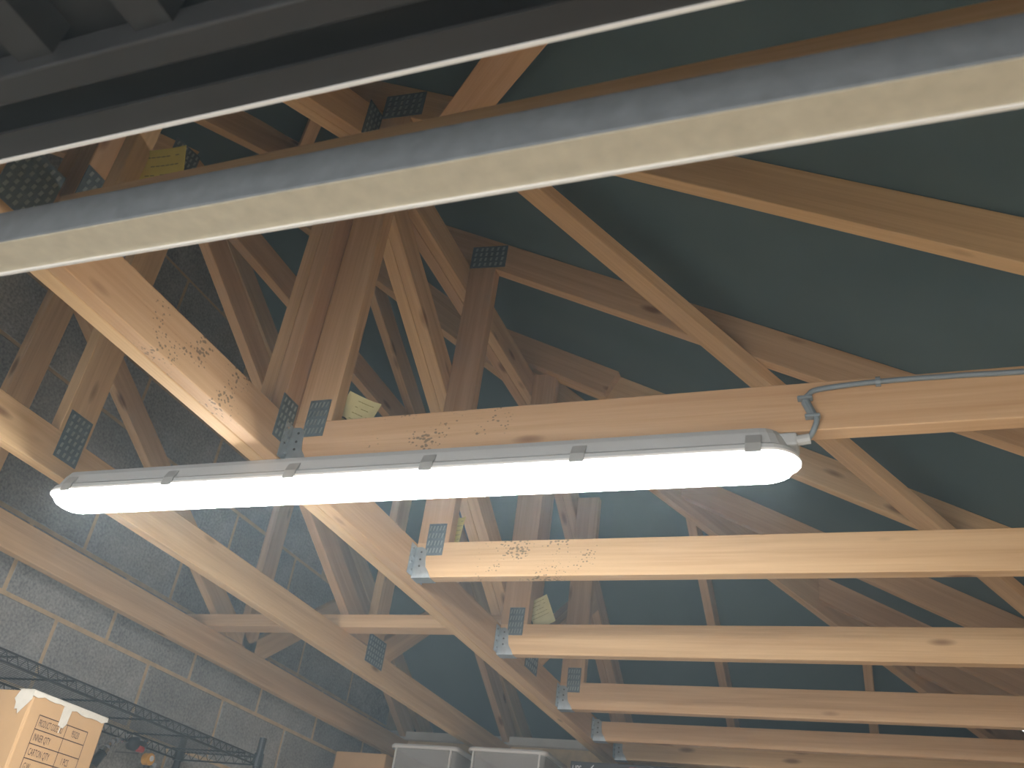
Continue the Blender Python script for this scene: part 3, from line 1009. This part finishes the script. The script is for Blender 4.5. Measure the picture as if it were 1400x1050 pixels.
# printed table
fx = CX1 + 0.0009
tx0, tx1, tm = 1.872, 2.047, 1.972
zrow = [0.405, 0.372, 0.338, 0.304, 0.270, 0.236]
ln = MB()
def hl(ya, yb, z, th=0.0011):
    ln.quad((fx, ya, z - th), (fx, yb, z - th), (fx, yb, z + th), (fx, ya, z + th))
def vl(y, za, zb_, th=0.0009):
    ln.quad((fx, y - th, za), (fx, y + th, za), (fx, y + th, zb_), (fx, y - th, zb_))
for z in zrow:
    hl(tx0, tx1, z)
vl(tx0, zrow[-1], zrow[0]); vl(tx1, zrow[-1], zrow[0]); vl(tm, zrow[-1], zrow[0])
ln.build('table_lines', INK, carton)
for body, y, z in (('PRODUCT CODE NO', tx0 + 0.006, 0.380), ('95020', tm + 0.022, 0.381), ('INNER QTY', tx0 + 0.006, 0.346), ('CARTON QTY', tx0 + 0.006, 0.312), ('1 PCS', tm + 0.018, 0.312), ('G.W.', tx0 + 0.006, 0.278)):
    text_mesh(body, 0.024, (fx, y, z), (0, 1, 0), (0, 0, 1), 0.36 if len(body) > 12 else 0.45).build('lettering', INK, carton)

# ------------------------------------------------------------------ tools hanging on the wall under the shelf
HX = WX + 0.03
def wall_pt(y, z, dx=0.03):
    return V(WX + dx, y, z) * 0.975          # hung a little off the wall, clear of the shelf edge
t1 = thing('flexible_neck_tool', (HX, 2.56, 0.33), 'black hand tool with silver jointed neck and black and red head', 'tool')
MB().tube([wall_pt(2.472, 0.335), wall_pt(2.508, 0.395), wall_pt(2.545, 0.457)], [0.013, 0.0165, 0.014], 12).build('handle', BLKP, t1, smooth=True)
for (y, z) in ((2.50, 0.382), (2.536, 0.442)):
    MB().tube([wall_pt(y, z), wall_pt(y + 0.008, z + 0.0135)], 0.0175, 12).build('collar', CHR, t1)
nk = smooth_path([wall_pt(2.545, 0.455), wall_pt(2.556, 0.478), wall_pt(2.578, 0.491), wall_pt(2.605, 0.496)], 4)
for i in range(0, len(nk) - 2, 2):
    MB().tube([nk[i], nk[i + 2]], [0.0105, 0.0075], 8).build('neck_joint', CHR if i % 4 else GREYP, t1)
MB().tube([wall_pt(2.60, 0.495), wall_pt(2.65, 0.499)], 0.0035, 8).build('rod', CHR, t1)
MB().tube([wall_pt(2.638, 0.497), wall_pt(2.645, 0.497), wall_pt(2.675, 0.502), wall_pt(2.705, 0.506), wall_pt(2.72, 0.507)], [0.008, 0.019, 0.024, 0.018, 0.007], 14).build('head', BLKP, t1, smooth=True)
MB().tube([wall_pt(2.668, 0.488, 0.047), wall_pt(2.692, 0.488, 0.047)], [0.011, 0.010], 10).build('red_button', RED, t1)
MB().tube([wall_pt(2.665, 0.516, 0.045), wall_pt(2.682, 0.516, 0.045)], 0.006, 8).build('lens', CHR, t1)
MB().tube([wall_pt(2.708, 0.520, 0.04), wall_pt(2.715, 0.520, 0.04)], 0.006, 8).build('lens', CHR, t1)
t2 = thing('yellow_power_tool', (HX, 2.77, 0.33), 'orange-yellow tool with grey coiled collar below the wire shelf', 'tool')
MB().tube([wall_pt(2.749, 0.470, 0.02), wall_pt(2.749, 0.470, 0.045)], 0.019, 16).build('head_ring', ORANGE, t2)
MB().tube([wall_pt(2.751, 0.473, 0.045), wall_pt(2.751, 0.473, 0.048)], 0.009, 14).build('dial', WHT, t2)
MB().tube([wall_pt(2.755, 0.452, 0.03), wall_pt(2.762, 0.43, 0.03)], 0.012, 10).build('neck', BLKP, t2)
MB().tube([wall_pt(2.762, 0.435, 0.03), wall_pt(2.763, 0.39, 0.03), wall_pt(2.755, 0.33, 0.03)], [0.015, 0.019, 0.017], 12).build('grip', ORANGE, t2, smooth=True)
for i in range(5):
    MB().tube([wall_pt(2.794, 0.462 - 0.016 * i, 0.03), wall_pt(2.793, 0.453 - 0.016 * i, 0.03)], 0.014 - 0.001 * (i % 2), 12).build('collar_ring', GREYP, t2)
MB().tube([wall_pt(2.794, 0.466, 0.03), wall_pt(2.790, 0.34, 0.03)], 0.009, 10).build('collar_core', GREYP, t2)
MB().box((WX + 0.08, 2.681, 0.351), (WX + 0.105, 2.726, 0.363)).build('bridge', BLKP, t2)
# wall hooks that carry them
for (y, z, nm) in ((2.69, 0.476, 'black and red tool head'), (2.775, 0.425, 'orange-yellow tool')):
    o = MB().tube([(WX - 0.002, y * 0.975, z * 0.975), (WX + 0.10, y * 0.975, z * 0.975), (WX + 0.112, y * 0.975, z * 0.975 + 0.012)], 0.0025, 6).build('wall_hook', CHR)
    tag(o, 'small steel wall hook behind the ' + nm, 'hook')

# ------------------------------------------------------------------ clear boxes and black carton on the back shelf
BY = 3.76
rack = thing('storage_rack', (-1.5, BY + 0.2, FL), 'brown timber rack below the clear lidded boxes and the black carton', 'rack')
RZ = 0.46
for i in range(3):
    MB().beam((-2.36, BY + 0.06 + 0.135 * i, RZ - 0.012), (-0.55, BY + 0.06 + 0.135 * i, RZ - 0.012), (0, 1, 0), 0.125, 0.022).build('shelf_board', WOODD, rack)
for px in (-2.33, -0.6):
    for py in (BY + 0.03, BY + 0.37):
        MB().beam((px, py, FL), (px, py, RZ - 0.024), (1, 0, 0), 0.045, 0.045).build('leg', WOODD, rack)
def rrect(x0, x1, y0, y1, z, r, n=5):
    out = []
    for (cx_, cy_, a0) in ((x1 - r, y0 + r, -90), (x1 - r, y1 - r, 0), (x0 + r, y1 - r, 90), (x0 + r, y0 + r, 180)):
        for k in range(n + 1):
            a = math.radians(a0 + 90 * k / n)
            out.append(V(cx_ + r * math.cos(a), cy_ + r * math.sin(a), z))
    return out
def clear_box(x0, x1, zt, label):
    t = thing('storage_box', ((x0 + x1) / 2, BY + 0.2, RZ), label, 'storage box', 'clear lidded boxes on the back rack')
    y0, y1 = BY, BY + 0.40
    zb0 = RZ + 0.001
    rings = [rrect(x0 + 0.04, x1 - 0.04, y0 + 0.03, y1 - 0.03, zb0, 0.03), rrect(x0 + 0.012, x1 - 0.012, y0 + 0.008, y1 - 0.008, zt - 0.018, 0.03),
             rrect(x0 + 0.015, x1 - 0.015, y0 + 0.011, y1 - 0.011, zt - 0.018, 0.028), rrect(x0 + 0.043, x1 - 0.043, y0 + 0.033, y1 - 0.033, zb0 + 0.003, 0.028)]
    vs, fs = rings_mesh(rings)
    MB().add(vs, fs).build('tub', CLEAR, t)
    rings = [rrect(x0, x1, y0, y1, zt - 0.017, 0.035), rrect(x0 - 0.002, x1 + 0.002, y0 - 0.002, y1 + 0.002, zt - 0.008, 0.036), rrect(x0 + 0.004, x1 - 0.004, y0 + 0.004, y1 - 0.004, zt, 0.03)]
    vs, fs = rings_mesh(rings)
    MB().add(vs, fs).build('lid', LID, t, smooth=False)
    for xx in (x0 + 0.028, x1 - 0.034):
        MB().box((xx, y0 + 0.005, zt - 0.10), (xx + 0.006, y0 + 0.014, zt - 0.017)).build('corner_rib', LID, t)
    return t
clear_box(-2.028, -1.712, 0.778, 'clear lidded storage box at the back, left one of the two')
clear_box(-1.672, -1.322, 0.782, 'clear lidded storage box at the back, right one next to the black carton')
MB_ = MB().box((-2.29, BY + 0.02, RZ + 0.001), (-2.045, BY + 0.30, 0.735))
tag(MB_.build('cardboard_carton', CARD, bevel=0.004), 'plain brown carton left of the clear storage boxes', 'carton')
bc = thing('printed_carton', (-1.08, BY + 0.2, RZ), 'black carton with white lettering and a red printed label', 'carton')
bz = 0.752
MB().box((-1.225, BY + 0.02, RZ + 0.001), (-0.80, BY + 0.38, bz)).build('box', BOXBLK, bc, bevel=0.003)
by = BY + 0.0192
text_mesh('UPS', 0.036, (-1.216, by, bz - 0.040), (1, 0, 0), (0, 0, 1), 0.62).build('lettering', WHT, bc)
MB().prism([(-1.158, by, bz - 0.030), (-1.148, by, bz - 0.040), (-1.128, by, bz - 0.012), (-1.131, by, bz - 0.010), (-1.148, by, bz - 0.030), (-1.155, by, bz - 0.024)], (0, -0.0006, 0)).build('tick_mark', WHT, bc)
text_mesh('COMMANDER', 0.026, (-1.122, by, bz - 0.040), (1, 0, 0), (0, 0, 1), 0.62).build('lettering', WHT, bc)
MB().box((-0.985, by - 0.0006, bz - 0.06), (-0.905, by, bz - 0.012)).build('red_label', REDP, bc)

# ------------------------------------------------------------------ added haze volume standing in for lens glare around the lamp
air, nt, b = newmat('glare_haze')
nt.nodes.remove(b)
vsn = N(nt, 'ShaderNodeVolumeScatter')
vsn.inputs['Color'].default_value = (0.74, 0.93, 1.0, 1)
vsn.inputs['Density'].default_value = 0.029
vsn.inputs['Anisotropy'].default_value = 0.3
nt.links.new(vsn.outputs[0], nt.nodes['Material Output'].inputs['Volume'])
o = MB().box((WX + 0.003, WF + 0.01, FL + 0.003), (WR - 0.003, WB - 0.04, 2.5)).build('glare_haze', air)
tag(o, 'faint haze added for the lens glare around the batten light', 'haze')
o['kind'] = 'stuff'
